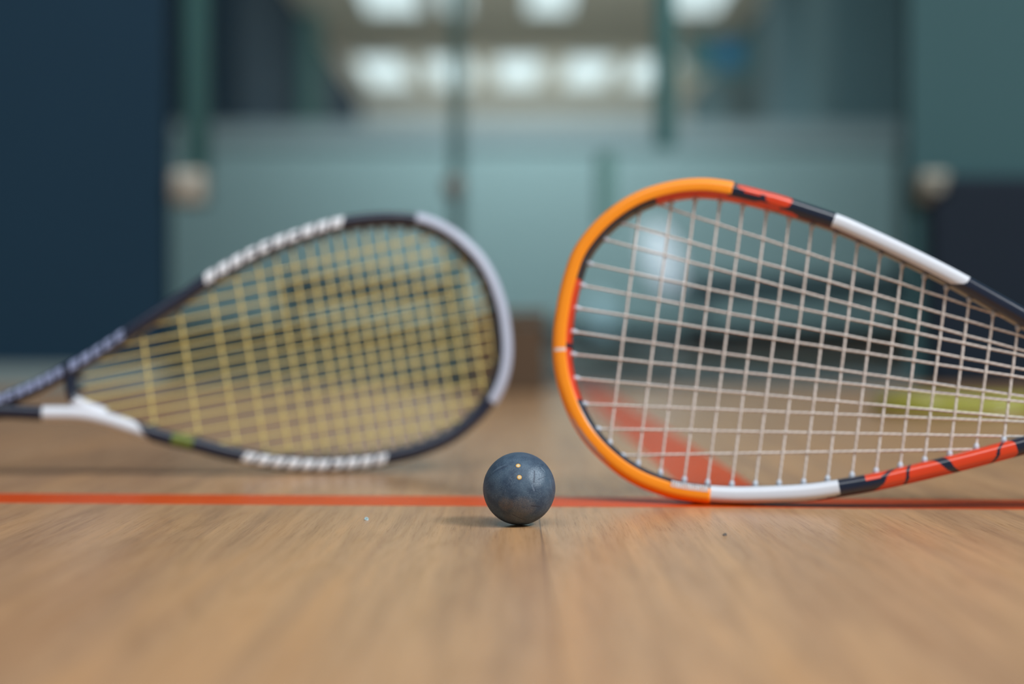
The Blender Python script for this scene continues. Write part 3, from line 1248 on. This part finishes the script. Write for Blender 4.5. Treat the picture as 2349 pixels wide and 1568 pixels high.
# lettering sits on the guard: lift it to the guard's upper edge
off = (RR.n * 0.0012 + RR.v * 0.0027)
lt.location = tuple(off)

br_R = [(2515, 832), (2508, 862), (2500, 900), (2505, 940), (2520, 972)]
P_br = RR.bridge(br_R, lambda t: 0, [M_carbon], rr)
polyR = [p for p in RR.ol if RR.to3(p)[0] < RR.to3(RR.to2((2505, 900)))[0]]
mR = [((1509, 469), (2283, 720)), ((1430, 512), (2349, 772)), ((1396, 551), (2349, 804)), ((1353, 605), (2349, 816)),
      ((1335, 654), (2349, 847)), ((1320, 706), (2349, 866)), ((1312, 760), (2349, 909)), ((1312, 812), (2349, 922)),
      ((1321, 867), (2349, 958)), ((1335, 926), (2349, 967)), ((1366, 983), (2349, 1001)), ((1425, 1044), (2251, 1030))]
cR = [((x + 0.128 * 139, 600), (x - 0.128 * 261, 1000)) for x in
      (1434, 1505, 1559, 1616, 1670, 1726, 1780, 1834, 1890, 1944, 1999, 2053, 2107, 2161, 2217, 2276, 2337, 2400, 2464)]
RR.strings(mR, cR, polyR, 0.00072, [M_str_w, M_str_w2], rr, M_grom_w)
a2 = RR.to2((2690, 925))
tip = RR.to2((1278, 790))
tot = 0.686 - np.linalg.norm(a2 - tip)
RR.handle(a2, butt_dir(RR, a2, tot, 0.0152), tot - 0.19, tot, rr, M_grip_o)

# ---- left racket (yellow strings)
outL = [(-10, 925), (30, 911), (60, 899), (107, 877), (160, 849), (214, 818), (273, 780), (332, 741), (414, 688), (480, 642), (508, 625), (535, 610), (560, 596), (597, 578),
        (645, 558), (688, 543), (718, 533), (752, 523), (778, 516), (815, 510), (850, 506), (900, 504), (960, 510), (1000, 524), (1035, 544), (1067, 571),
        (1095, 601), (1121, 645), (1138, 690), (1148, 730), (1153, 770), (1155, 800), (1152, 840), (1140, 884), (1114, 930), (1079, 967),
        (1023, 1007), (952, 1035), (892, 1049), (866, 1055), (800, 1063), (723, 1066), (639, 1060), (575, 1050), (518, 1038), (433, 1016), (375, 1003), (310, 983),
        (250, 964), (214, 955), (178, 950), (143, 949), (107, 949), (60, 947), (20, 945), (-10, 944)]
RL = Racket(outL, (723, 1066), math.radians(9), math.radians(8), 0.0110, 0.0180)
RL.handle_right = False
rl = empty('squash_racket', (RL.P0[0], RL.P0[1], 0.0), 'navy and white squash racket with yellow strings standing on edge left of the ball', 'racket')
sB = RL.s_at
q0, q1 = sB(952, 509), sB(1120, 922)       # silver guard at the tip
w0, w1 = sB(350, 996), sB(100, 949)        # white wedge at the lower throat
y0, y1 = sB(445, 1019), sB(395, 1008)


def matL(sv, a):
    a = a % (2 * math.pi)
    if w0 < sv < w1:
        e = min(1.0, (sv - w0) / 0.018)
        return 1 if (a < 0.6 + 2.3 * e or a > 2 * math.pi - 1.0 * e) else 0
    if min(y0, y1) < sv < max(y0, y1) and 0.9 < a < 2.6:
        return 2
    return 0


RL.frame(matL, [M_carbon, M_white, M_yelgr], rl)
gl_ = RL.guard(q0, q1, -2.0, 1.75, lambda sv, a: 0, [M_silver], rl)
gl_['label'] = 'silver grey bumper guard'
RL.lettering(sB(468, 649), sB(790, 514), 10, rl, size=0.70, seed=11)
RL.lettering(sB(888, 1050), sB(556, 1046), 10, rl, size=0.70, seed=12)
RL.lettering(sB(160, 849), sB(292, 768), 5, rl, size=0.55, seed=13, mt=M_letter_dim)
RL.lettering(sB(-8, 925), sB(150, 854), 7, rl, size=0.55, seed=14, mt=M_letter_dim)
RL.bridge([(166, 838), (163, 862), (163, 890), (170, 915), (200, 940), (240, 958)], lambda t: 1 if t > 0.5 else 0, [M_carbon, M_white], rl, w=lambda t: 0.0085 + 0.006 * max(0.0, min(1.0, (t - 0.5) * 3)))
polyL = [p for p in RL.ol if RL.to3(p)[0] > RL.to3(RL.to2((163, 880)))[0]]
mLy = [(549, 690), (587, 719), (625, 751), (660, 784), (692, 811), (721, 838), (748, 865), (775, 893), (803, 921), (831, 947),
       (864, 976), (902, 1011), (942, 1047), (981, 1082)]
mL = [((955, a), (321, b)) for a, b in mLy]
cL = []
for k, x in enumerate((334, 428, 511, 573, 627, 671, 712, 752, 786, 820, 852, 885, 917, 950, 984, 1018, 1056, 1097, 1133)):
    sl = 0.13 if k == 0 else 0.155 if k == 1 else 0.168
    cL.append(((x - sl * 120, 700), (x + sl * 120, 940)))
RL.strings(mL, cL, polyL, 0.00078, [M_str_y, M_str_y2], rl, M_grom_d)
a2 = RL.to2((6, 936))
tip = RL.to2((1170, 800))
tot = 0.686 - np.linalg.norm(a2 - tip)
RL.handle(a2, butt_dir(RL, a2, tot, 0.0152), tot - 0.19, tot, rl, M_grip_d, r_shaft=0.0068)

# ---- third racket lying flat far right (lime frame)
M_lime = mat('lime_lacquer', (146, 144, 38), 0.35, 0.5, coat=0.4)
M_grey_s = mat('grey_string', (206, 210, 212), 0.5)
fx, fy = px_x(2165, 1.80), 1.80
r3 = empty('squash_racket', (fx, fy, 0.0), 'lime and grey squash racket lying flat on the floor behind the orange racket', 'racket')
RZ = 0.0105


class Flat:
    pass


pts = []
for k in range(0, 61):
    t = k / 60 * 2 * math.pi
    # teardrop: round tip at the left, narrowing to the right
    X = -0.15 * math.cos(t) + 0.02
    Yv = 0.098 * math.sin(t) * (1 - 0.38 * (X + 0.02) / 0.17)
    pts.append((fx + 0.05 + X, fy + Yv * 0.95, RZ))
m = MB()
P3, _ = resample(np.array(pts), 0.004)
m.tube(list(P3), 0.0095, 14, cap=False)
m.build('frame', [M_lime, M_white], r3, smooth=True)
m = MB()
for k in range(-7, 8):
    yy = fy + k * 0.0115
    m.tube([(fx - 0.075 + 0.0018 * abs(k) ** 1.6, yy, RZ), (fx + 0.19, fy + k * 0.007, RZ)], 0.0007, 6)
for k in range(0, 17):
    xx = fx - 0.06 + k * 0.014
    hh = 0.093 * math.sqrt(max(0, 1 - ((xx - fx - 0.07) / 0.152) ** 2)) * (1 - 0.38 * (xx - fx - 0.03) / 0.17)
    m.tube([(xx, fy - hh, RZ), (xx, fy + hh, RZ)], 0.0007, 6)
m.build('string_bed', M_grey_s, r3, smooth=True)
MB().tube([(fx + 0.20, fy, RZ), (fx + 0.34, fy, 0.0118)], 0.0075, 16).build('shaft', M_lime, r3, smooth=True)
MB().tube([(fx + 0.33, fy, 0.0125), (fx + 0.36, fy, 0.0145), (fx + 0.51, fy, 0.0155)], [0.0105, 0.0142, 0.0152], 20).build('grip', M_grip_d, r3, smooth=True)
